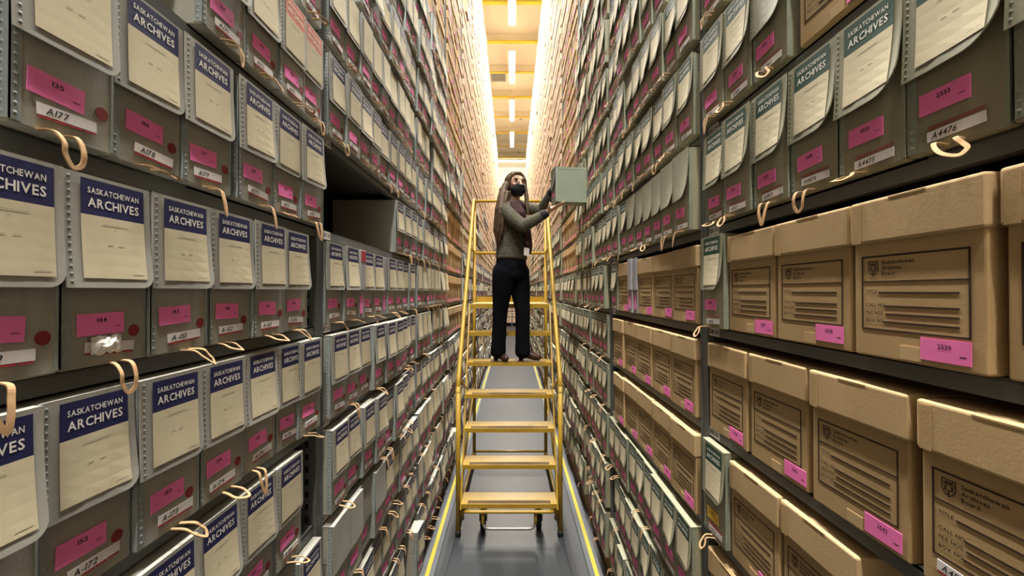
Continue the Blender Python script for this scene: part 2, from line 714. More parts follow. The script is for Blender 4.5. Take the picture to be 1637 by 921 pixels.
def bay_range(bay):
    a = BAY0 + BAYL * (bay - 1)
    return a + POST / 2 + .001, a + BAYL - POST / 2 - .001


rl = random.Random(11)
# --- bay one on the navy side, read from the photograph (y of each box's edge nearer the camera)
L1 = {2: ([.632, .760, .888, 1.016, 1.134], ['bare', None, None, 'salmon', 'salmon']),
      1: ([.343, .471, .600, .728, .870, .998, 1.127], [None, None, 'navy', 'navy', 'navy', 'navy', 'navy']),
      0: ([.277, .404, .533, .661, .790, .918, 1.046], ['navy'] * 7),
      -1: ([.250, .380, .511, .640, .768, .897, 1.025, 1.128], ['navy'] * 8),
      -2: ([.500, .632, .760, .890, 1.020], ['navy'] * 5),
      -3: ([.620, .750, .880, 1.010, 1.138], ['navy'] * 5)}
NUM1 = {2: 128, 1: 134, 0: 142, -1: 150, -2: 158, -3: 166}
TAG1 = {2: 'A17', 1: 'A17', 0: 'A-15', -1: 'A-17', -2: 'A-18', -3: 'A-19'}
for k, (ys, hs) in L1.items():
    ym = 0.0
    for i, (y, h) in enumerate(zip(ys, hs)):
        y = max(y, ym)
        if y + BW > 1.2485:
            y = 1.2485 - BW
        ym = y + BW + .002
        add_item('doc', -1, 1, k, y, head=h, num=str(NUM1[k] + i), acc=TAG1[k] + str((i + {1: 6, 0: 8}.get(k, 0)) % 10), packet=(k == 0 and i == 2))
fill_docs(-1, 1, 3, .1, 1.25, rl)
# --- bay two on the navy side
a2, b2 = bay_range(2)
L2 = {4: ['cream'] * 4 + ['navy'] * 5, 3: [None, None, None, 'navy', None, 'navy', 'navy', 'navy', 'navy'],
      2: ['navy', 'navy', 'navy', 'navy', 'navy', 'navy', 'navy', 'navy', 'navy']}
for k in range(-5, 7):
    if k == 1:
        y = a2 + 6 * PITCH_B
        for i in range(3):
            add_item('doc', -1, 2, 1, y, head='navy')
            y += PITCH_B
    elif k == 0:
        y = a2
        for i, t in enumerate(['doc', 'doc', 'thinred', 'doc', 'doc', 'thin', 'doc', 'doc', 'doc', 'doc']):
            if t.startswith('thin'):
                add_item('thin', -1, 2, 0, y, red=t == 'thinred')
                y += .060
            else:
                add_item('doc', -1, 2, 0, y, head='navy')
                y += PITCH_B
    elif k == -1:
        fill_docs(-1, 2, k, a2 + .004, b2, rl)
    elif k == -2:
        fill_docs(-1, 2, k, a2 + .006, b2, rl)
    elif k == -3:
        y = a2 + .004
        for i in range(9):
            if y + BW > b2:
                break
            add_item('doc', -1, 2, k, y, head='bare' if i < 4 else 'navy')
            y += PITCH_B
    else:
        if k == -5:
            fill_docs(-1, 2, k, a2 + .002, b2 - .14, rl)
            add_item('doc', -1, 2, k, b2 - .150, head='navy', pull=.036, yaw=-5)
            continue
        fill_docs(-1, 2, k, a2 + .002, b2, rl, head='auto' if k < 3 else (None if k % 2 else 'auto'))
for k in range(7, K_HI + 1):
    (fill_docs if k < 9 else fill_cartons)(-1, 2, k, a2, b2, rl)
for k in range(4, 9):
    fill_docs(-1, 1, k, .3, 1.25, rl)

# --- bay one on the green side: boxes are listed from the far upright towards the camera
for k, (n, y) in {1: (8, 1.2485), 2: (3, 1.2485), 3: (6, 1.2485), 4: (6, 1.2485)}.items():
    y -= BW
    for i in range(n):
        add_item('doc', 1, 1, k, y, head=['green', 'green', 'bare'][i] if k == 2 else 'green',
                 num=str((2528 if k == 1 else 2519) + i), acc='A' + str((4470 if k == 1 else 4460) + i + (1 if k == 1 else 0)))
        y -= PITCH_B + (.0 if k != 1 else .0005)
for y in (.640, .425):
    add_item('carton', 1, 1, 2, y)
add_item('doc', 1, 1, 0, 1.2485 - BW, head='green')
for i, y in enumerate((.916, .709, .501, .290)):
    add_item('carton', 1, 1, 0, y, num=('2537', '2538', '2539', '2540')[i])
for i, y in enumerate((1.038, .826, .610, .392, .180)):
    add_item('carton', 1, 1, -1, y, num=('2541', '2542', '2543', '2544', '2545')[i], acc=('', '', '', 'A4545', '')[i])
add_item('doc', 1, 1, -2, 1.2485 - BW, head='yellow')
for i, y in enumerate((.912, .704, .490, .28)):
    add_item('carton', 1, 1, -2, y, num=('2546', '2547', '2548', '2549')[i])
for y in (1.03, .818, .606):
    add_item('carton', 1, 1, -3, y)
# --- bay two on the green side
rr = random.Random(5)
for k in range(-5, K_HI + 1):
    if k == 1:
        y = b2 - BW
        ys = []
        while y > a2 - .002:
            ys.append(y)
            y -= PITCH_B
        for i, y in enumerate(reversed(ys)):
            add_item('doc', 1, 2, 1, y, head='bare' if i < 6 else 'green')
    elif k == 0:
        for i, y in enumerate((a2 + .004, a2 + .212, a2 + .420)):
            add_item('carton', 1, 2, 0, y)
        add_item('thin', 1, 2, 0, a2 + .630)
        add_item('thin', 1, 2, 0, a2 + .690)
        add_item('carton', 1, 2, 0, a2 + .752)
        add_item('doc', 1, 2, 0, a2 + .962, head='green')
    elif k in (-1, -2):
        fill_cartons(1, 2, k, a2 + (.003 if k == -1 else .001), b2, rr)
    elif k in (-3, -4, -5):
        if k == -4:
            fill_docs(1, 2, k, a2 + .15, b2, rr)
        else:
            fill_docs(1, 2, k, a2 + .003, b2, rr)
    elif k == 2:
        fill_docs(1, 2, k, a2 + .003, b2, rr)
    elif k < 8:
        fill_docs(1, 2, k, a2 + .002, b2, rr, head='auto')
    else:
        fill_cartons(1, 2, k, a2, b2, rr)
# --- bays three and on
for side in (-1, 1):
    for bay in [0] + list(range(3, NBAY + 1)):
        a, b = bay_range(bay)
        for k in range(K_LO, K_HI + 1):
            q = rr.random()
            if side < 0:
                if bay == 3:
                    carton = k >= 7
                elif bay == 4:
                    carton = k >= 5 or k in (-1, 0, 1, 2)
                else:
                    carton = k >= 6 or (k >= 2 and q < .75) or (k < 2 and q < .16)
            else:
                if bay == 3:
                    carton = k >= 8
                elif bay == 4:
                    carton = k >= 4 or k in (2, 1)
                else:
                    carton = k >= 6 or (k >= 2 and q < .75) or (k < 2 and q < .16)
            if bay == 0:
                carton = q < .3
            if carton:
                fill_cartons(side, bay, k, a, b, rr)
            else:
                h = 'auto'
                if rr.random() < .22:
                    h = None
                skip = ()
                if side > 0 and bay == 3 and k == 3:
                    skip = (5,)
                if rr.random() < .12:
                    skip = (rr.randrange(9),)
                fill_docs(side, bay, k, a + rr.uniform(0, .004), b, rr, h, skip)

# --- which ones are individuals: those that show largest in the frame


def seen_area(d):
    y0, y1 = d['y0'], d['y0'] + d['w']
    if y1 < .40:
        return 0
    y0 = max(y0, .30)
    z0 = shelf_z(d['k'])
    z1 = z0 + .25
    xs = [F * FX / y for y in (y0, y1)]
    xs = [min(x, 818) for x in xs]
    ym = min(max((y0 + y1) / 2, .45), 99)
    za, zb = max(-460, min(460, F * (z0 - CAMH) / ym)), max(-460, min(460, F * (z1 - CAMH) / ym))
    return abs(xs[0] - xs[1]) * abs(za - zb)


ORD = ['', 'first', 'second', 'third', 'fourth', 'fifth', 'sixth', 'seventh', 'eighth', 'ninth', 'tenth', 'eleventh', 'twelfth']
NUMW = ['no', 'one', 'two', 'three', 'four', 'five', 'six', 'seven', 'eight', 'nine', 'ten', 'eleven', 'twelve', 'thirteen', 'fourteen', 'fifteen', 'sixteen', 'seventeen', 'eighteen', 'nineteen']

for d in items:
    d['area'] = seen_area(d)
docs = sorted([d for d in items if d['kind'] == 'doc'], key=lambda d: -d['area'])
cars = sorted([d for d in items if d['kind'] == 'carton'], key=lambda d: -d['area'])
near = [d for d in docs[:300] if d['area'] > 60] + [d for d in cars[:110] if d['area'] > 60] + [d for d in items if d['kind'] == 'thin']
near_ids = {id(d) for d in near}
far = [d for d in items if id(d) not in near_ids and (d['area'] > 0 or d['bay'] == 0)]
# order of each item along its bay, counted from the camera
rows = {}
for d in items:
    if d['area'] > 40:
        rows.setdefault((d['side'], d['bay'], d['k']), []).append(d)
for v in rows.values():
    v.sort(key=lambda d: d['y0'])
    for i, d in enumerate(v):
        d['ord'] = i + 1


def where(d):
    k = d['k'] - 1
    mark = 'the empty shelf' if d['side'] < 0 else 'tag 3181.05'
    rel = 'level with ' if k == 0 else f"{NUMW[abs(k)]} {'row' if abs(k) == 1 else 'rows'} {'above' if k > 0 else 'below'} "
    return f"{ORD[d['ord']]} along the {ORD[d['bay']]} bay, {rel}{mark}"


# ------------------------------------------------------------------ the room
x_wall = 3.4
z_ceil = CAMH + 6.65
y_back, y_far = -4.0, 22.6


def struct(mb, name):
    o = mb.obj(name)
    o['kind'] = 'structure'
    return o


b = MB()
b.box(-x_wall, x_wall, y_back, y_far, -.1, 0, M['floor'])
struct(b, 'floor')
b = MB()
b.box(-x_wall, x_wall, y_back, y_far, z_ceil, z_ceil + .1, M['ceil'])
struct(b, 'ceiling')
b = MB()
b.box(-x_wall - .1, -x_wall, y_back, y_far, 0, z_ceil, M['wallm'])
struct(b, 'wall_left')
b = MB()
b.box(x_wall, x_wall + .1, y_back, y_far, 0, z_ceil, M['wallm'])
struct(b, 'wall_right')
b = MB()
b.box(-x_wall, x_wall, y_far, y_far + .1, 0, z_ceil, M['wallm'])
struct(b, 'wall_back')
b = MB()
b.box(-x_wall, x_wall, y_back - .1, y_back, 0, z_ceil, M['wallm'])
struct(b, 'wall_front')
# raised track decks along both racks, each with a worn yellow edge line
DECK_H = .018
for i, s in enumerate((-1, 1)):
    b = MB()
    xa, xb = sorted((s * .475, s * 1.05))
    b.box(xa, xb, -2, AISLE_END + .15, 0, DECK_H, M['deck'])
    struct(b, f'trim_{i + 1}')
    b = MB()
    xa, xb = sorted((s * .507, s * .533))
    b.box(xa, xb, -2, AISLE_END + .1, DECK_H, DECK_H + .0012, M['tape'])
    struct(b, f'trim_{i + 3}')
# yellow ceiling beams
for i, dy in enumerate((400, 351, 311, 279, 254, 232, 214)):
    y = F * 6.42 / dy
    t = .055 if i % 2 == 0 else .03
    b = MB()
    b.box(-x_wall, x_wall, y - t, y + t, z_ceil - .235, z_ceil - .205, M['beam'])
    b.box(-x_wall, x_wall, y - .004, y + .004, z_ceil - .205, z_ceil, M['ceil'])
    struct(b, 'ceiling_beam')
for y in (-1.6, .0, 1.6, 3.2, 4.8, 6.3, 7.8, 9.36):
    b = MB()
    b.box(-x_wall, x_wall, y - .05, y + .05, z_ceil - .235, z_ceil - .205, M['beam'])
    b.box(-x_wall, x_wall, y - .004, y + .004, z_ceil - .205, z_ceil, M['ceil'])
    struct(b, 'ceiling_beam')
# strip lights
for i, y in enumerate(LIGHT_Y):
    vis = i >= 4
    t = thing('strip_light', f"white fluorescent strip light under the ceiling, {ORD[len(LIGHT_Y) - i]} from the aisle's far end", 'ceiling light', (0, y, LIGHT_Z), 0, 'strip lights along the aisle ceiling')
    b = MB()
    b.bbox(-.09, .09, -.85, .85, 0, .055, M['housing'], .006)
    for yy in (-.6, .6):
        b.tube([(0, yy, .05), (0, yy, z_ceil - LIGHT_Z)], .006, M['housing'], 6)
    b.obj('housing', t)
    for sx in (-.04, .04):
        b = MB()
        b.tube([(sx, -.80, -.022), (sx, .80, -.022)], .015, M['tube'], 10)
        b.obj('tube', t)
t = thing('strip_light', 'added white strip light running crosswise to brighten the wall behind the far rack', 'ceiling light', (0, 20.0, LIGHT_Z))  # fixture added to go with the lamp that brightens the far wall
b = MB()
b.bbox(-1.25, 1.25, -.09, .09, 0, .055, M['housing'], .006)
for xx in (-.9, .9):
    b.tube([(xx, 0, .05), (xx, 0, z_ceil - LIGHT_Z)], .006, M['housing'], 6)
b.obj('housing', t)
for sy in (-.04, .04):
    b = MB()
    b.tube([(-1.2, sy, -.022), (1.2, sy, -.022)], .015, M['tube'], 10)
    b.obj('tube', t)
# ceiling details
t = thing('ceiling_vent', 'square grey vent grille in the cream ceiling beside the strip lights', 'vent', (-.42, 13.0, z_ceil))
b = MB()
b.box(-.24, .24, -.3, .3, -.03, 0, M['vent'])
b.obj('frame', t)
b = MB()
for i in range(7):
    b.box(-.21, .21, -.25 + i * .075, -.21 + i * .075, -.036, -.03, M['steel'])
b.obj('grille', t)
for i, (x, y) in enumerate(((.33, 16.0), (.30, 19.9))):
    t = thing('sprinkler', ('small grey sprinkler head on the ceiling past the third visible strip light', 'small grey sprinkler head on the ceiling near the far wall')[i], 'sprinkler', (x, y, z_ceil))
    b = MB()
    b.cyl((0, 0, -.06), (0, 0, 1), .02, .12, M['vent'], 8)
    b.obj('pipe', t)
    b = MB()
    b.cyl((0, 0, -.125), (0, 0, 1), .07, .012, M['vent'], 12)
    b.obj('deflector', t)

# ------------------------------------------------------------------ shelving bays


def shelf_board(side):
    """local: x along the bay from 0 to BAYL, y inward"""
    b = MB()
    x0, x1 = POST / 2 + .0012, BAYL - POST / 2 - .0012
    b.box(x0, x1, 0, .42, -.004, 0, M['steel'])
    b.box(x0, x1, 0, .0035, -LIP, 0, M['steel'])
    b.box(x0, x1, .0035, .020, -LIP, -LIP + .003, M['steel'])
    return b.mesh('shelf')


SHELF = shelf_board(1)


def post_mesh(front=True):
    b = MB()
    zt = shelf_z(K_HI) + .30
    if front:
        b.box(-POST / 2, POST / 2, -.003, 0, DECK_H, zt, M['steel'])
        for s in (-1, 1):
            x0, x1 = sorted((s * POST / 2, s * (POST / 2 - .003)))
            b.box(x0, x1, 0, .045, DECK_H, zt, M['steel'])
            z = .08
            while z < 4.2:                                  # keyhole slots
                xa, xb = sorted((s * POST / 2, s * (POST / 2 + .0006)))
                b.box(xa, xb, .016, .026, z, z + .018, M['slot'])
                z += .0366
        for x in (-POST / 2 - .0, POST / 2 - .003):
            b.box(x, x + .003, -.006, -.003, DECK_H, zt, M['steel'])
    else:
        b.box(-POST / 2, POST / 2, 0, .03, DECK_H, zt, M['steel'])
    return b.mesh('upright')


POSTF, POSTB = post_mesh(True), post_mesh(False)
zt = shelf_z(K_HI) + .29
BACKS = {}
for s, x0, x1 in ((-1, POST / 2 + .0012, BAYL + POST / 2), (1, -POST / 2, BAYL - POST / 2 - .0012)):
    b = MB()
    b.box(x0, x1, 0, .003, DECK_H, zt, M['steeldark'])
    BACKS[s] = b.mesh('back_panel')
b = MB()
b.box(-.0012, .0012, .05, .42, DECK_H, zt, M['steeldark'])
SIDEP = b.mesh('side_panel')
b = MB()
b.box(POST / 2 + .0012, BAYL - POST / 2 - .0012, .01, .03, DECK_H, shelf_z(K_LO) - LIP, M['rust'])
PLINTH = b.mesh('plinth')


def shelf_tag_mesh(txt):
    b = MB()
    b.box(0, .062, -.0009, 0, -.0125, .0125, M['tag'])
    vs, fs = text2d(txt, .0135, .054)
    b.add([(.031 + x, -.0013, -.0066 + y) for x, y in vs], fs, M['ink'])
    return b.mesh('shelf_tag')


for side in (-1, 1):
    for bay in range(0, NBAY + 1):
        ya = BAY0 + BAYL * (bay - 1)
        if side < 0:
            loc, rz = (-LX, ya, 0), math.pi / 2
        else:
            loc, rz = (LX, ya + BAYL, 0), -math.pi / 2
        nm = ORD[bay] if bay <= 12 else {13: 'second to last', 14: 'last'}[bay]
        wall = 'navy-label' if side < 0 else 'green-label'
        if bay == 0:
            nm = 'entrance'
        t = thing('shelving_bay', f'tall grey steel shelving bay, {nm} along the aisle on the {wall} side', 'shelving', loc, rz, 'shelving bays lining the aisle')
        for k in range(K_LO, K_HI + 1):
            if bay == 0 and k > 8:
                continue
            sh = link('shelf', SHELF, t, (0, 0, shelf_z(k)))
            if bay in (1, 2, 3) and -3 <= k <= 4 and not (side < 0 and bay == 1):
                num = {-1: {2: 3187, 3: 3188}, 1: {1: 3181, 2: 3180, 3: 3179}}[side][bay]
                link('shelf_tag', shelf_tag_mesh(f'{num}.{6 - k:02d}'), sh, (POST / 2 - .002, -.0002, -LIP / 2))
        link('upright', POSTF, t, (BAYL if side < 0 else 0, 0, 0))
        link('upright', POSTB, t, (BAYL if side < 0 else 0, .40, 0))
        link('side_panel', SIDEP, t, (BAYL if side < 0 else 0, 0, 0))
        link('back_panel', BACKS[side], t, (0, .421, 0))
        link('plinth', PLINTH, t)

# ------------------------------------------------------------------ the boxes
rb = random.Random(21)
STICK = {}


def place_frame(d, dy=0.0, out=0.0):
    z = shelf_z(d['k']) + .0008
    if d['side'] < 0:
        return (-(FX - out), d['y0'], z), math.pi / 2
    return (FX - out, d['y0'] + d['w'], z), -math.pi / 2


LOOK = {'navy': 'navy-labelled grey box', 'green': 'green-labelled olive box', 'salmon': 'salmon-labelled grey box', None: 'cream-labelled box', 'cream': 'cream-labelled box',
        'bare': 'plain unlabelled box', 'yellow': 'olive box with yellow sticker'}
seq = {-1: 170, 1: 2550}
def row_shift(d):
    """some rows stand a little further out than others"""
    if d['bay'] == 1 or d['kind'] != 'doc' or (d['bay'] == 2 and d['k'] == 0):
        return 0.0
    q = random.Random(d['side'] * 7919 + d['bay'] * 131 + d['k'] * 17 + (int((d['y0'] - BAY0) / .40) * 3571 if d['bay'] > 1 else 0)).random()
    return .028 * max(0.0, q - .35)


for d in near:
    s = d['side']
    out = rb.uniform(-.004, .010) + row_shift(d)
    if d['kind'] == 'doc':
        if s < 0 and d['bay'] == 2 and d['k'] in (-1, -2) and rb.random() < .3:
            out += .012
        out += d.get('pull', 0)
        loc, rz = place_frame(d, 0, out)
        rz += math.radians(rb.uniform(-.35, .35) + d.get('yaw', 0))
        style = 'grey' if s < 0 else 'olive'
        head = d.get('head')
        if head == 'cream':
            head = None
        wall = 'navy-labelled' if s < 0 else 'green-labelled'
        t = thing('document_box', LOOK[d['head']] + ', ' + where(d), 'archive box', loc, rz, 'grey archive boxes on the navy-label wall' if s < 0 else 'olive archive boxes on the green-label wall')
        link('case', CASE[style], t)
        fi = rb.randrange(4) if head != 'bare' else rb.randrange(2)
        fl = link('flap', flap_mesh(style, fi), t)
        if head not in ('bare', 'yellow'):
            link('label', label_mesh(style, fi, head), fl)
        elif head == 'yellow':
            link('label', label_mesh(style, fi, 'green'), fl)
        num = d.get('num')
        if num is None:
            seq[s] += 1
            num = str(seq[s])
        acc = d.get('acc') or (f'A{seq[s] % 300 + (0 if s < 0 else 4300)}')
        px = .052 + rb.uniform(-.004, .006)
        link('pink_sticker', sticker_mesh(num, M['yellowtag'] if d['head'] == 'yellow' else None), t, (px, -.0009, .046 + rb.uniform(-.004, .006)), (0, math.radians(rb.uniform(-3, 3)), 0))
        if not (head == 'bare' and s < 0):
            link('accession_tag', tag_mesh(acc, s > 0), t, (.066 + rb.uniform(-.006, .006), -.0009, (.020 if s < 0 else .0135) + rb.uniform(-.003, .003)), (0, math.radians(rb.uniform(-4, 4) if s < 0 else rb.uniform(-2, 1)), 0))
        if d.get('packet'):
            b = MB()
            n, m = 9, 6
            q = random.Random(3)
            vs = [(-.022 + .044 * i / (n - 1), -.0015 - (.0065 * math.sin(math.pi * i / (n - 1)) * math.sin(math.pi * j / (m - 1)) * q.uniform(.4, 1.3)), -.012 + .024 * j / (m - 1) + q.uniform(-.002, .002)) for i in range(n) for j in range(m)]
            b.add(vs, [(i * m + j, (i + 1) * m + j, (i + 1) * m + j + 1, i * m + j + 1) for i in range(n - 1) for j in range(m - 1)], M['packet'])
            b.add([(x, -.0012, z) for x, y, z in vs], [(i * m + j, i * m + j + 1, (i + 1) * m + j + 1, (i + 1) * m + j) for i in range(n - 1) for j in range(m - 1)], M['packet'])
            link('taped_packet', b.mesh('taped_packet'), t, (.060, -.0012, .028))['label'] = 'crumpled clear packet with white lining taped over the tag'
        if s < 0 and head != 'bare':
            link('red_dot', DOT, t, (.105 + rb.uniform(-.003, .003), -.0002, .048 + rb.uniform(-.006, .006)))
        if rb.random() < (.95 if d['bay'] == 1 else .62) and d['y0'] < 3.7:
            lp = link('pull_loop', LOOPS[rb.randrange(4)], t, (.055 + rb.uniform(-.018, .03), 0, 0), (0, 0, math.radians(rb.uniform(-20, 20))))
            lp.scale = (rb.uniform(.75, 1.15), 1, 1)
    elif d['kind'] == 'thin':
        loc, rz = place_frame(d, 0, out)
        red = d.get('red')
        t = thing('slim_box', ('slim red-topped lilac box, ' if red else 'slim lilac-grey box, ') + where(d), 'archive box', loc, rz, 'slim lilac-grey boxes')
        b = MB()
        b.bbox(0, .057, 0, BD, 0, BH - .004, M['lilac'], .002)
        b.box(.002, .005, -.0015, .001, .01, BH - .02, M['edge'])
        b.obj('case', t)
        b = MB()
        b.bbox(0, .058, -.006, .004, BH - .15, BH - .002, M['lilac'], .002)
        fl = b.obj('flap', t)
        b = MB()
        b.box(.010, .052, -.0068, -.006, BH - (.045 if red else .02), BH - .004, M['salmon'] if not red else M['red'])
        if red:
            b.obj('label', fl)
        b = MB()
        b.box(.010, .034, -.0016, 0, .020, .086, M['pink'])
        b.obj('pink_sticker', t)
    else:
        loc, rz = place_frame(d, 0, out - .004)
        rz += math.radians(rb.uniform(-.4, .4))
        t = thing('brown_carton', 'brown lidded carton, ' + where(d), 'carton', loc, rz, 'brown lidded cartons on the shelving')
        cs = link('carton_body', KCASE, t)
        link('lid', KLID, t)
        link('printed_form', KPRINT, t, (0, 0, 0))
        num = d.get('num')
        if num is None:
            seq[s] += 1
            num = str(seq[s])
        link('pink_sticker', sticker_mesh(num), t, ((.160 if s > 0 else .05) + rb.uniform(-.012, .004), -.0004, .006 + rb.uniform(0, .006)))
        if d.get('acc'):
            link('accession_tag', tag_mesh(d['acc']), t, (.06, -.0012, .022), (0, math.radians(3), 0))

# the rest of the boxes, further down the aisle: past counting
fd, fc = MB(), MB()


def fbox(b, s, y0, y1, x0, x1, z0, z1, m, skipback=True):
    """x measured outwards from the aisle centre"""
    xa, xb = (x0, x1) if s > 0 else (-x1, -x0)
    b.box(xa, xb, y0, y1, z0, z1, m)


def fquad(b, s, y0, y1, x, z0, z1, m, tilt=0.0):
    """thin raised patch on a front"""
    vs = [(s * x, y0, z1), (s * x, y1, z1), (s * (x - tilt), y1, z0), (s * (x - tilt), y0, z0)]
    b.add(vs, [(0, 1, 2, 3) if s < 0 else (3, 2, 1, 0)], m)


for d in far:
    s, y0, z = d['side'], d['y0'], shelf_z(d['k'])
    o = rb.uniform(-.006, .012) + row_shift(d)
    x = FX - o
    if d['kind'] == 'carton':
        x = FX - rb.uniform(-.002, .004)
    if rb.random() < (.04 if d['kind'] == 'doc' else .012):
        x -= rb.uniform(.01, .03)
    if d['kind'] == 'doc':
        w = BW
        bd, fl = (M['fgrey'], M['fflap']) if s < 0 else (M['folive'], M['foflap'])
        fbox(fd, s, y0, y0 + w, x, x + .30, z + .0008, z + BH, bd)
        tl = rb.choice((.004, .008, .014, .02))
        vs = [(s * (x - .004), y0, z + BH), (s * (x - .004), y0 + w, z + BH), (s * (x - .004 - tl), y0 + w, z + BH - .15), (s * (x - .004 - tl), y0, z + BH - .15),
              (s * (x - .001), y0, z + BH), (s * (x - .001), y0 + w, z + BH), (s * (x - .001 - tl), y0 + w, z + BH - .15), (s * (x - .001 - tl), y0, z + BH - .15)]
        fd.add(vs, [(0, 1, 2, 3), (7, 6, 5, 4), (0, 4, 5, 1), (1, 5, 6, 2), (2, 6, 7, 3), (3, 7, 4, 0)], fl)
        la, lb = (y0 + .022, y0 + .115) if s < 0 else (y0 + .009, y0 + .102)

        def on(t):
            return x - .0052 - tl * t / .15
        h = d['head']
        if h != 'bare':
            t0 = .007
            if h in ('navy', 'green'):
                vs = [(s * on(.007), la, z + BH - .007), (s * on(.007), lb, z + BH - .007), (s * on(.054), lb, z + BH - .054), (s * on(.054), la, z + BH - .054)]
                fd.add(vs, [(0, 1, 2, 3)], M[h])
                for (ta, tb, q) in ((.019, .024, .008), (.031, .042, .008)):
                    vs = [(s * (on(ta) - .0004), la + q, z + BH - ta), (s * (on(ta) - .0004), lb - q, z + BH - ta), (s * (on(tb) - .0004), lb - q, z + BH - tb), (s * (on(tb) - .0004), la + q, z + BH - tb)]
                    if y0 < 5.5:
                        fd.add(vs, [(0, 1, 2, 3)], M['faint'])
                t0 = .054
            vs = [(s * on(t0), la, z + BH - t0), (s * on(t0), lb, z + BH - t0), (s * on(.139), lb, z + BH - .139), (s * on(.139), la, z + BH - .139)]
            fd.add(vs, [(0, 1, 2, 3)], M['fcream'])
        pc = y0 + (.052 if s < 0 else .072) + rb.uniform(-.006, .006)
        fquad(fd, s, pc - .033, pc + .033, x - .001, z + .046, z + .076, M['fpink'])
        fquad(fd, s, pc - .02, pc + .05, x - .001, z + .02, z + .034, M['tag'])
        if y0 < 8 and rb.random() < .5:
            c = y0 + .06 + rb.uniform(-.03, .03)
            wv = .003
            pts = [(LX - .02, .012), (LX - .045, -.010), (LX - .05, -.030), (LX - .036, -.016)]
            for (q0, q1) in zip(pts, pts[1:]):
                fd.add([(s * q0[0], c - wv, z + q0[1]), (s * q0[0], c + wv, z + q0[1]), (s * q1[0], c + wv + .004, z + q1[1]), (s * q1[0], c - wv + .004, z + q1[1])], [(0, 1, 2, 3)], M['floop'])
    else:
        fbox(fc, s, y0 + .003, y0 + KW - .003, x, x + .34, z + .0008, z + KH - .003, M['fkraft'])
        fbox(fc, s, y0, y0 + KW, x - .006, x + .345, z + KH - .068, z + KH, M['fkraftlid'])
        if y0 < 7:
            for (za, zb) in ((.042, .0436), (.1565, .158), (.1165, .118), (.099, .1005), (.0785, .08), (.0665, .068), (.0545, .056)):
                fquad(fc, s, y0 + .022, y0 + KW - .022, x - .0008, z + za, z + zb, M['kraftink'])
        pc = y0 + KW / 2 + rb.uniform(-.06, .06)
        if rb.random() < .65:
            fquad(fc, s, pc - .033, pc + .033, x - .001, z + .008, z + .038, M['fpink'])
        if rb.random() < .45:
            pc = y0 + KW / 2 + rb.uniform(-.05, .05)
            fquad(fc, s, pc - .045, pc + .045, x - .0012, z + .05, z + .068, M['tag'])
# cartons on the rack across the far end of the aisle
YR = 21.4
for k in range(K_LO, K_HI + 1):
    x = -1.9
    z = shelf_z(k)
    while x < 1.9:
        fc.box(x, x + KW, YR, YR + .3, z, z + KH - .06, M['fkraft'])
        fc.box(x - .002, x + KW + .002, YR - .006, YR + .3, z + KH - .068, z + KH, M['fkraftlid'])
        fc.box(x + .05, x + .11, YR - .001, YR, z + .02, z + .05, M['fpink'])
        x += KW + .012
o = fd.obj('document_box_mass')
tag(o, 'grey and olive archive boxes filling the farther and higher shelves on both sides', 'archive boxes', None, 'stuff')
o = fc.obj('carton_mass')
tag(o, 'brown cartons filling the farther and higher shelves up to the ceiling lights', 'cartons', None, 'stuff')
t = thing('shelving_rack', 'grey steel rack of brown cartons standing across the far end of the aisle', 'shelving', (0, YR, 0))
for k in range(K_LO, K_HI + 1):
    b = MB()
    b.box(-2, 2, -.01, .42, -LIP, -.0006, M['steel'])
    b.obj('shelf', t, (0, 0, shelf_z(k)))
b = MB()
b.box(-2, 2, .425, .43, 0, shelf_z(K_HI) + .29, M['steeldark'])
b.obj('back_panel', t)
for x in (-1.2, 0, 1.2):
    b = MB()
    b.box(x - .02, x + .02, -.03, -.012, 0, shelf_z(K_HI) + .29, M['steel'])
    b.obj('upright', t)

# ------------------------------------------------------------------ rolling ladder
LXC, LY = -.020, 2.98


def sh_(i):
    return .257 + .231 * i


def sy_(i):
    return LY + .105 * i


lad = thing('rolling_ladder', 'yellow steel rolling step ladder standing in the middle of the aisle', 'ladder', (LXC, 3.6, 0))
OFF = Vector((0, -3.6, 0))


def lob(mb, name, parent=None):
    mb.v = [(p[0], p[1] - 3.6, p[2]) for p in mb.v]
    return mb.obj(name, parent or lad)


Y_ = M['yellow']
HWS = .338
for i in range(6):
    b = MB()
    y0, z = sy_(i), sh_(i)
    b.box(-HWS, HWS, y0, y0 + .185, z - .003, z, Y_)
    b.box(-HWS, HWS, y0 - .002, y0 + .002, z - .030, z, Y_)
    b.box(-HWS, HWS, y0 + .181, y0 + .185, z - .030, z, Y_)
    for q in range(24):                                    # raised perforation ribs
        x = -HWS + .02 + q * (2 * HWS - .04) / 23
        b.box(x - .004, x + .004, y0 + .062, y0 + .175, z, z + .0016, Y_)
    st = lob(b, 'step')
    b = MB()
    b.box(-HWS + .045, HWS - .045, y0 + .010, y0 + .050, z, z + .0016, M['grip'])
    lob(b, 'grip_strip', st)
PZ, PY0, PY1 = sh_(6), sy_(6), 4.27
b = MB()
b.box(-HWS, HWS, PY0, PY1, PZ - .003, PZ, Y_)
b.box(-HWS, HWS, PY0 - .002, PY0 + .002, PZ - .035, PZ, Y_)
b.box(-HWS, HWS, PY1 - .003, PY1, PZ - .04, PZ + .055, Y_)
for sx in (-1, 1):
    x0, x1 = sorted((sx * HWS, sx * (HWS - .003)))
    b.box(x0, x1, PY0, PY1, PZ - .045, PZ, Y_)
for q in range(24):
    x = -HWS + .02 + q * (2 * HWS - .04) / 23
    b.box(x - .004, x + .004, PY0 + .07, PY1 - .03, PZ, PZ + .0016, Y_)
pl = lob(b, 'platform')
b = MB()
b.box(-HWS + .045, HWS - .045, PY0 + .010, PY0 + .05, PZ, PZ + .0016, M['grip'])
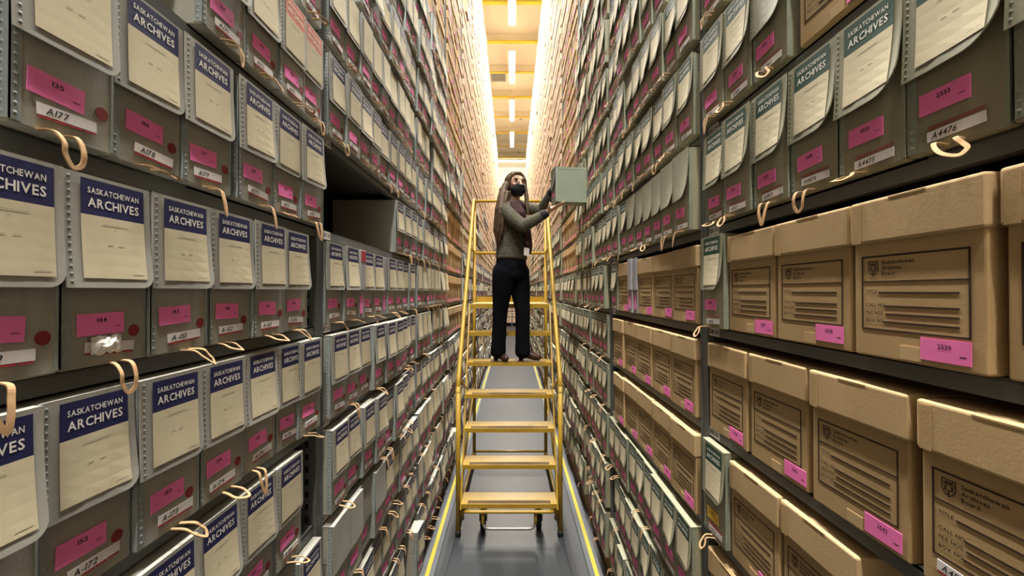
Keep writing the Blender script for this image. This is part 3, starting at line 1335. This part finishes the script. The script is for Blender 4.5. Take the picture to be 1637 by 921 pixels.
lob(b, 'grip_strip', pl)
TR = .0165
HW = .366
RT = CAMH + .915
for sx in (-1, 1):
    x = sx * HW
    # front leg running on into the sloping handrail and down the rear post
    b = MB()
    b.tube([(x, 3.04, .02), (x, 3.04, 1.07)], TR, Y_, 12)
    lg = lob(b, 'front_leg')
    b = MB()
    b.cyl((x, 3.04, .022), (0, 0, 1), .021, .044, M['rubber'], 14)
    lob(b, 'rubber_foot', lg)
    b = MB()
    b.tube(rounded([(x, 3.04, 1.02), (x, 3.04, 1.10), (x * .985, 4.20, RT), (x * .985, 4.27, RT), (x * .985, 4.27, RT - .1)], .07, 6), TR, Y_, 12)
    b.tube([(x, 3.062, 1.13), (sx * HWS, 3.30, .995)], .008, Y_, 8)
    lob(b, 'handrail')
    b = MB()
    b.tube([(x * .985, 4.27, .03), (x * .985, 4.27, RT - .05)], TR, Y_, 12)
    lg = lob(b, 'rear_leg')
    b = MB()
    b.cyl((x * .985, 4.27, .022), (0, 0, 1), .021, .044, M['rubber'], 14)
    lob(b, 'rubber_foot', lg)
    # stringer carrying the steps
    b = MB()
    p0, p1 = (sx * (HWS + .007), sy_(0) + .06, sh_(0) - .07), (sx * (HWS + .007), PY0 + .06, PZ - .005)
    b.sweep([p0, p1], [(-.022, -.006), (.022, -.006), (.022, .006), (-.022, .006)], Y_, up=(0, -1, 0), smooth=False)
    b.tube([(sx * HWS, sy_(0) + .06, sh_(0) - .06), (sx * HWS, sy_(0) + .1, .10)], .012, Y_, 8)
    lob(b, 'stringer')
    b = MB()
    b.tube([(x, 3.04, .14), (x * .985, 4.27, .14)], .012, Y_, 8)
    b.tube([(x, 3.06, .20), (x * .985, 4.25, .82)], .011, Y_, 8)
    b.tube([(x * .985, 4.27, 2.15), (x, 3.86, 2.15)], .011, Y_, 8)
    lob(b, 'side_brace')
for z, nm in ((RT - .002, 'top_rail'), (2.137, 'middle_rail')):
    b = MB()
    b.tube([(-HW * .985, 4.27, z), (HW * .985, 4.27, z)], .0135, Y_, 10)
    lob(b, nm)
b = MB()
b.tube([(-HW * .985, 4.27, .14), (HW * .985, 4.27, .14)], .012, Y_, 8)
lob(b, 'rear_cross_bar')
b = MB()
b.tube(rounded([(-.315, 3.12, .15), (-.315, 2.97, .208), (.315, 2.97, .208), (.315, 3.12, .15)], .05, 5), .012, Y_, 10)
lob(b, 'pedal_bar')
b = MB()
b.tube(rounded([(-.185, 3.0, .19), (-.185, 2.98, .085), (.185, 2.98, .085), (.185, 3.0, .19)], .06, 6), .011, M['wheelsteel'], 10)
b.tube(rounded([(-.186, 3.0, .195), (-.186, 2.981, .12)], .02, 3), .0114, Y_, 10)
b.tube(rounded([(.186, 3.0, .195), (.186, 2.981, .12)], .02, 3), .0114, Y_, 10)
lob(b, 'release_pedal')
for sx in (-1, 1):
    b = MB()
    cx = sx * .205 + .012
    c = (cx, 3.15, .071)
    b.tube([(c[0] - .019, c[1], c[2]), (c[0] - .014, c[1], c[2]), (c[0] + .014, c[1], c[2]), (c[0] + .019, c[1], c[2])], .062, M['rubber'], 24)
    b.cyl(c, (1, 0, 0), .070, .026, M['rubber'], 28)
    w = lob(b, 'caster_wheel')
    b = MB()
    b.cyl(c, (1, 0, 0), .022, .048, M['wheelsteel'], 16)
    lob(b, 'hub', w)
    b = MB()
    for q in (-1, 1):
        b.box(c[0] + q * .027 - .002, c[0] + q * .027 + .002, c[1] - .018, c[1] + .018, c[2] - .015, .165, Y_)
    b.box(c[0] - .03, c[0] + .03, c[1] - .022, c[1] + .022, .163, .170, Y_)
    b.box(c[0] - .012, c[0] + .012, c[1] - .03, c[1] + .06, .170, .228, Y_)
    lob(b, 'caster_fork', w)

#PERSON#
# ------------------------------------------------------------------ the box she holds
HB_Z = 2.408
M['greygreen'] = mat('grey_green_board', (.235, .275, .215), .6, noise=.05, nscale=10)
M['greygreenshade'] = mat('grey_green_shade_board', (.12, .125, .10), .6, noise=.05, nscale=10)  # darkened copy of the board: shade on the held box's front put into colour
t = thing('document_box', 'plain grey-green archive box held up in the hands of the person on the ladder', 'archive box', (.301, 3.218, HB_Z), math.radians(-81))
b = MB()
b.bbox(0, BW, 0, .238, 0, BH, M['greygreen'], .003)
b.box(-.001, BW + .001, .018, .240, BH - .016, BH + .002, M['greygreen'])
b.box(BW - .003, BW + .0006, -.0006, .010, .004, BH - .003, M['edge'])
b.obj('case', t)
fl = link('flap', FLAPS['olive', 3].mesh(M['greygreenshade'], M['edge']), t)
link('pink_sticker', sticker_mesh('2531'), t, (.052, -.0009, .046))

# ------------------------------------------------------------------ the person


def W(px, py, Y):
    return Vector(((px - 819) * Y / F, Y, CAMH + (466 - py) * Y / F))


UNIT = []
for i in range(1, 8):
    for j in range(14):
        a, e = 2 * math.pi * j / 14, math.pi * i / 8
        UNIT.append((math.sin(e) * math.cos(a), math.sin(e) * math.sin(a), math.cos(e)))
UNIT += [(0, 0, 1), (0, 0, -1)]
UF = []
for i in range(6):
    for j in range(14):
        UF.append((i * 14 + j, (i + 1) * 14 + j, (i + 1) * 14 + (j + 1) % 14, i * 14 + (j + 1) % 14))
for j in range(14):
    UF.append((98, j, (j + 1) % 14))
    UF.append((99, 6 * 14 + (j + 1) % 14, 6 * 14 + j))


class Blob:
    def __init__(self):
        self.b = MB()

    def ell(self, c, rad, ax=None):
        c = Vector(c)
        ax = ax or (Vector((1, 0, 0)), Vector((0, 1, 0)), Vector((0, 0, 1)))
        self.b.add([c + ax[0] * (u[0] * rad[0]) + ax[1] * (u[1] * rad[1]) + ax[2] * (u[2] * rad[2]) for u in UNIT], UF, None)
        return self

    def chain(self, pts):
        """tapering limb through (point, radius) pairs"""
        for (p, r), (q, s) in zip(pts, pts[1:]):
            p, q = Vector(p), Vector(q)
            n = max(2, int((q - p).length / (min(r, s) * .3)) + 1)
            for i in range(n + 1):
                k = i / n
                rr_ = r + (s - r) * k
                self.ell(p.lerp(q, k), (rr_, rr_, rr_))
        return self

    def loft(self, rings, ax0, ax1):
        """elliptic sections (centre, r0, r1) blended upwards"""
        for (c, a, e), (c2, a2_, e2) in zip(rings, rings[1:]):
            c, c2 = Vector(c), Vector(c2)
            n = max(2, int((c2 - c).length / .012))
            for i in range(n + 1):
                k = i / n
                self.ell(c.lerp(c2, k), (a + (a2_ - a) * k, e + (e2 - e) * k, .03), (ax0, ax1, Vector((0, 0, 1))))
        return self

    def build(self, name, material, voxel=.006, smooth=4, parent=None):
        me = bpy.data.meshes.new(name)
        me.from_pydata([tuple(v) for v in self.b.v], [], self.b.f)
        o = bpy.data.objects.new(name, me)
        C.objects.link(o)
        m = o.modifiers.new('r', 'REMESH')
        m.mode = 'VOXEL'
        m.voxel_size = voxel
        m.use_smooth_shade = True
        if smooth:
            q = o.modifiers.new('s', 'SMOOTH')
            q.factor = .5
            q.iterations = smooth
        bpy.context.view_layer.update()
        dg = bpy.context.evaluated_depsgraph_get()
        new = bpy.data.meshes.new_from_object(o.evaluated_get(dg))
        new.name = name
        o.modifiers.clear()
        o.data = new
        bpy.data.meshes.remove(me)
        new.materials.clear()
        new.materials.append(material)
        for p in new.polygons:
            p.material_index = 0
            p.use_smooth = True
        if parent is not None:
            o.parent = parent
        return o


M['skin'] = mat('skin', (.56, .34, .25), .5, noise=.05, nscale=12)
M['hair'] = mat('light_brown_hair', (.062, .038, .020), .65, noise=.28, nscale=28)
M['knit'] = mat('olive_grey_knit', (.068, .064, .047), .95, noise=.30, nscale=55, bump=.9, bscale=85)
M['denim'] = mat('black_trousers', (.0045, .0045, .007), .95, noise=.2, nscale=20, spec=.08)
M['mask'] = mat('black_mask_cloth', (.012, .013, .017), .8)
M['scarf'] = mat('dark_burgundy_scarf', (.030, .011, .013), .9, noise=.2, nscale=40, bump=.6, bscale=60, dirt=((.15, .075, .07), 24, .54, .64))
M['boot'] = mat('dark_brown_leather', (.040, .017, .013), .35, noise=.15, nscale=15)
M['cuff'] = mat('black_cuff_cloth', (.012, .012, .014), .85)
M['glass'] = mat('dark_glasses_frame', (.07, .025, .02), .3)
M['eye'] = mat('eye_dark', (.03, .02, .015), .25)
M['brow'] = mat('brown_eyebrow', (.14, .085, .045), .8)
M['card'] = mat('white_card', (.72, .70, .66), .5)

UP = Vector((0, 0, 1))
fa = math.radians(58)
DF = Vector((math.sin(fa), -math.cos(fa), 0))               # the way the chest faces
DR = Vector((-math.cos(fa), -math.sin(fa), 0))              # her right
ha = math.radians(24)
HF = Vector((math.sin(ha), -math.cos(ha), 0))               # the way the face looks
HS = Vector((math.cos(ha), math.sin(ha), 0))
HC = W(824.5, 297, 3.40)
TREAD = sh_(4) + .0022

r_sh, r_el, r_wr = W(806, 336, 3.28), W(836, 361, 3.20), W(871, 342.5, 3.175)
l_sh, l_el, l_wr = W(836, 332, 3.54), W(865, 337, 3.56), W(885, 304, 3.41)
r_hip, r_kn, r_an = W(806, 436, 3.35), W(800, 497, 3.40), W(797, 561, 3.452)
l_hip, l_kn, l_an = W(829, 436, 3.47), W(836, 497, 3.43), W(836, 561, 3.455)

bd = Blob()
bd.ell(HC + UP * .024 - HF * .012, (.071, .092, .086), (HS, HF, UP))
bd.ell(HC + UP * .018 + HF * .040, (.060, .045, .062), (HS, HF, UP))
bd.ell(HC - UP * .038 + HF * .032, (.053, .055, .062), (HS, HF, UP))
bd.ell(HC - UP * .085 + HF * .055, (.024, .022, .016), (HS, HF, UP))
bd.chain([(HC + UP * .022 + HF * .084, .008), (HC - UP * .012 + HF * .104, .0125)])          # nose
for s in (-1, 1):
    bd.ell(HC + HS * (s * .031) + UP * .044 + HF * .076, (.018, .010, .007), (HS, HF, UP))    # brow ridge
    bd.ell(HC + HS * (s * .034) - UP * .008 + HF * .070, (.020, .014, .014), (HS, HF, UP))    # cheek
    bd.ell(HC + HS * (s * .072) + UP * .008 - HF * .008, (.010, .018, .030), (HS, HF, UP))    # ear
neck = W(819, 326, 3.42)
bd.chain([(HC - UP * .05, .048), (neck, .050)])
tor = [(W(818, 425, 3.41), .085, .13), (W(818, 395, 3.41), .075, .115), (W(818, 350, 3.41), .085, .13), (W(819, 332, 3.41), .06, .12)]
bd.loft(tor, DF, DR)
for sh, el, wr in ((r_sh, r_el, r_wr), (l_sh, l_el, l_wr)):
    bd.chain([(sh, .040), (el, .032), (wr, .024)])
for hp, kn, an in ((r_hip, r_kn, r_an), (l_hip, l_kn, l_an)):
    bd.chain([(hp, .070), (kn, .045), (an, .034)])


def hand(wrist, hdir, up, lens, thumb, curl, spread=.0185):
    """palm, four fingers and a thumb; UP: the palm's normal"""
    h = Vector(hdir).normalized()
    n = Vector(up)
    n = (n - h * n.dot(h)).normalized()
    w = h.cross(n)
    bd.chain([(wrist, .024), (wrist + h * .02, .021)])
    bd.ell(wrist + h * .052, (.050, .038, .014), (h, w, n))
    bd.ell(wrist + h * .040 + w * .018 * thumb + n * .006, (.030, .017, .014), (h, w, n))
    for j, L in enumerate(lens):
        k = wrist + h * (.094 - .004 * abs(j - 1.3)) + w * ((1.5 - j) * spread * thumb)
        q, a = k, 0.0
        pts = [(wrist + h * .066 + w * ((1.5 - j) * spread * .9 * thumb), .0098), (k, .0092)]
        for f, r in ((.44, .0086), (.32, .0080), (.24, .0070)):
            a += curl
            q = q + (h * math.cos(a) + n * math.sin(a) + w * ((1.5 - j) * .06 * thumb)).normalized() * (L * f)
            pts.append((q, r))
        bd.chain(pts)
    t0 = wrist + h * .030 + w * .030 * thumb
    t1 = t0 + (h * .55 + w * .75 * thumb + n * .45).normalized() * .034
    t2 = t1 + (h * .70 + w * .25 * thumb + n * .65).normalized() * .028
    bd.chain([(t0, .0125), (t1, .0102), (t2, .0085)])


# near hand: palm up under the box; far hand: flat against its far side
hand(W(873.5, 341, 3.172), W(892, 328.5, 3.150) - W(873.5, 341, 3.172), (0, 0, 1), (.072, .080, .074, .058), 1, -.10)
hand(W(886.5, 300, 3.395), Vector((.35, -.62, .50)), Vector((.14, -.99, 0)), (.070, .078, .072, .056), -1, .10)
for an, heel, toe in ((r_an, Vector((-.135, 3.515, TREAD)), Vector((-.048, 3.405, TREAD))), (l_an, Vector((.070, 3.50, TREAD)), Vector((.215, 3.46, TREAD)))):
    bd.chain([(an, .030), (heel + UP * .075, .026), (toe + UP * .030, .018)])
person = bd.build('person', M['skin'], .0052, 3)
tag(person, 'person in olive-grey knit sweater and black mask standing on the yellow ladder, lifting a box', 'person')


def put(mb, name, par=None):
    o = mb.obj(name, par or person)
    return o


# face
for s in (-1, 1):
    k = Blob().ell(HC + HS * (s * .030) + UP * .026 + HF * .0835, (.0125, .006, .0065), (HS, HF, UP))
    k.build('eye', M['eye'], .002, 1, person)
    b = MB()
    b.tube([HC + HS * (s * .014) + UP * .050 + HF * .091, HC + HS * (s * .032) + UP * .055 + HF * .088, HC + HS * (s * .050) + UP * .048 + HF * .078], .0032, M['brow'], 6)
    put(b, 'eyebrow')
b = MB()
for s in (-1, 1):
    ring = []
    for q in range(16):
        a = 2 * math.pi * q / 16
        cx, cz = .024 * math.copysign(abs(math.cos(a)) ** .7, math.cos(a)), .0165 * math.copysign(abs(math.sin(a)) ** .7, math.sin(a))
        ring.append(HC + HS * (s * .032 + cx) + UP * (.022 + cz) + HF * (.104 - .014 * abs(s * .032 + cx) / .05))
    b.tube(ring, .0019, M['glass'], 6, True)
    b.tube([HC + HS * (s * .056) + UP * .026 + HF * .091, HC + HS * (s * .074) + UP * .020 + HF * .0, HC + HS * (s * .074) + UP * .006 - HF * .02], .0018, M['glass'], 6)
b.tube([HC + HS * -.009 + UP * .026 + HF * .103, HC + UP * .029 + HF * .107, HC + HS * .009 + UP * .026 + HF * .103], .0018, M['glass'], 6)
put(b, 'glasses')
k = Blob()
k.ell(HC - UP * .038 + HF * .046, (.063, .064, .052), (HS, HF, UP))
k.ell(HC - UP * .020 + HF * .072, (.044, .044, .027), (HS, HF, UP))
k.ell(HC - UP * .070 + HF * .045, (.048, .050, .030), (HS, HF, UP))
mk = k.build('face_mask', M['mask'], .005, 3, person)
b = MB()
for s in (-1, 1):
    for dz in (-.012, -.058):
        b.tube([HC + HS * (s * .056) + UP * dz + HF * .045, HC + HS * (s * .073) + UP * (.0 + dz * .2) + HF * .0, HC + HS * (s * .077) + UP * .012 - HF * .02], .0018, M['mask'], 6)
put(b, 'ear_loop', mk)

# hair: cap, the long fall over her near shoulder and back, a lock on the other side
k = Blob()
k.ell(HC + UP * .036 - HF * .026, (.080, .098, .084), (HS, HF, UP))
k.ell(HC + UP * .012 - HF * .050, (.080, .070, .095), (HS, HF, UP))
k.ell(HC + UP * .088 + HF * .012, (.056, .060, .026), (HS, HF, UP))
for s in (-1, 1):
    k.chain([(HC + UP * .095 + HF * .042 + HS * (s * .008), .012), (HC + UP * .074 + HF * .046 + HS * (s * .046), .013), (HC + UP * .040 + HF * .030 + HS * (s * .070), .015), (HC - UP * .02 + HF * .026 + HS * (s * .076), .016)])
k.chain([(W(809, 294, 3.35), .022), (W(804, 314, 3.30), .034), (W(802, 334, 3.255), .034), (W(800, 356, 3.255), .030), (W(798, 374, 3.28), .020), (W(798, 388, 3.31), .006)])
k.chain([(W(812, 300, 3.48), .055), (W(806, 330, 3.50), .062), (W(801, 362, 3.50), .055), (W(801, 388, 3.48), .030), (W(803, 402, 3.46), .010)])
k.chain([(W(806, 305, 3.42), .040), (W(800, 335, 3.40), .045), (W(797, 366, 3.42), .042), (W(798, 392, 3.42), .022)])
k.chain([(W(839, 296, 3.40), .018), (W(842, 312, 3.37), .019), (W(843, 330, 3.35), .016), (W(845, 346, 3.33), .006)])
for i in range(26):                                       # separate locks give the fall its strands
    u = i / 25
    x0, x1 = 807 + 10 * u, 795 + 12 * u
    y = 3.225 + .20 * (i * .618 % 1.0)
    k.chain([(W(x0, 306, min(y + .06, 3.42)), .008), (W(x1 + 4, 340, y), .010), (W(x1 + 1 + 2 * math.sin(i * 3.1), 370, y + .01), .010), (W(x1 + 3 * math.sin(i * 1.3), 392 + 12 * math.sin(i * 1.7), y + .04), .003)])
k.build('hair', M['hair'], .0055, 2, person)

# sweater
k = Blob()
k.loft([(W(818.5, 413, 3.41), .118, .162), (W(818, 398, 3.41), .112, .152), (W(818, 372, 3.41), .108, .148), (W(818, 350, 3.41), .112, .150), (W(818, 336, 3.41), .095, .140), (W(819, 325, 3.41), .060, .085)], DF, DR)
k.chain([(W(812, 332, 3.33), .062), (r_sh, .060), (r_sh.lerp(r_el, .5) - UP * .006, .056), (r_el, .051), (r_el.lerp(r_wr, .55) - UP * .004, .043), (r_el.lerp(r_wr, .93), .036)])
k.chain([(W(828, 330, 3.50), .060), (l_sh, .056), (l_el, .048), (l_el.lerp(l_wr, .5), .042), (l_el.lerp(l_wr, .92), .036)])
k.ell(W(832, 352, 3.36), (.05, .05, .05))
k.build('sweater', M['knit'], .007, 4, person)
k = Blob()
k.chain([(r_el.lerp(r_wr, .90), .038), (r_el.lerp(r_wr, 1.03), .033)])
k.build('cuff', M['cuff'], .005, 2, person)
k = Blob()
k.chain([(l_el.lerp(l_wr, .88), .040), (l_el.lerp(l_wr, 1.06), .033)])
k.build('cuff', M['cuff'], .005, 2, person)

# scarf: wrapped at the neck, one end hanging down the chest
k = Blob()
for i in range(13):
    a = 2 * math.pi * i / 12
    c = W(821, 326, 3.39) + DF * (.062 * math.cos(a)) + DR * (.066 * math.sin(a)) - UP * (.022 * math.cos(a))
    k.ell(c, (.036, .036, .036))
k.chain([(W(826, 327, 3.31), .036), (W(833, 342, 3.27), .040), (W(839, 356, 3.29), .038), (W(843, 374, 3.30), .036), (W(845, 390, 3.31), .034), (W(846, 402, 3.32), .024)])
k.chain([(W(818, 326, 3.30), .030), (W(828, 345, 3.26), .034), (W(836, 358, 3.27), .026)])
k.build('scarf', M['scarf'], .006, 3, person)
b = MB()
c = W(842, 402, 3.25)
b.v = []
for (a, z) in ((-.022, -.030), (.022, -.034), (.024, .026), (-.020, .030)):
    for q in (0, .002):
        b.v.append(tuple(c + HS * a + UP * z + HF * q))
b.f = [(0, 2, 4, 6), (7, 5, 3, 1), (0, 1, 3, 2), (2, 3, 5, 4), (4, 5, 7, 6), (6, 7, 1, 0)]
b.mi(M['card'])
b.m, b.s = [0] * 6, [False] * 6
bg = put(b, 'badge')
b = MB()
b.tube([c + UP * .028, W(838, 380, 3.235), W(832, 350, 3.215)], .002, M['cuff'], 6)
put(b, 'lanyard', bg)

# trousers
k = Blob()
k.loft([(W(818, 410, 3.41), .108, .148), (W(818, 428, 3.41), .118, .158), (W(818, 442, 3.41), .112, .150)], DF, DR)
for hp, kn, an in ((r_hip, r_kn, r_an), (l_hip, l_kn, l_an)):
    k.chain([(hp, .094), (hp.lerp(kn, .4), .085), (hp.lerp(kn, .8), .068), (kn, .063), (kn.lerp(an, .35), .060), (kn.lerp(an, .8), .060), (an, .065)])
k.build('trousers', M['denim'], .007, 3, person)

# heeled boots
for an, heel, toe in ((r_an, Vector((-.135, 3.515, TREAD)), Vector((-.048, 3.405, TREAD))), (l_an, Vector((.070, 3.50, TREAD)), Vector((.215, 3.46, TREAD)))):
    d = (toe - heel).normalized()
    k = Blob()
    k.chain([(an + UP * .01, .046), (heel + UP * .085 + d * .01, .042), (heel + UP * .072 + d * .015, .036), (heel.lerp(toe, .5) + UP * .050, .036), (heel.lerp(toe, .8) + UP * .033, .031), (toe + UP * .027, .024)])
    for v in range(len(k.b.v)):
        p = k.b.v[v]
        k.b.v[v] = (p[0], p[1], max(p[2], TREAD + .003))
    bt = k.build('boot', M['boot'], .005, 2, person)
    b = MB()
    hc = heel + d * .004
    b.tube([hc + UP * .0005, hc + UP * .025, hc + UP * .052], .018, M['rubber'], 12)
    put(b, 'boot_heel', bt)
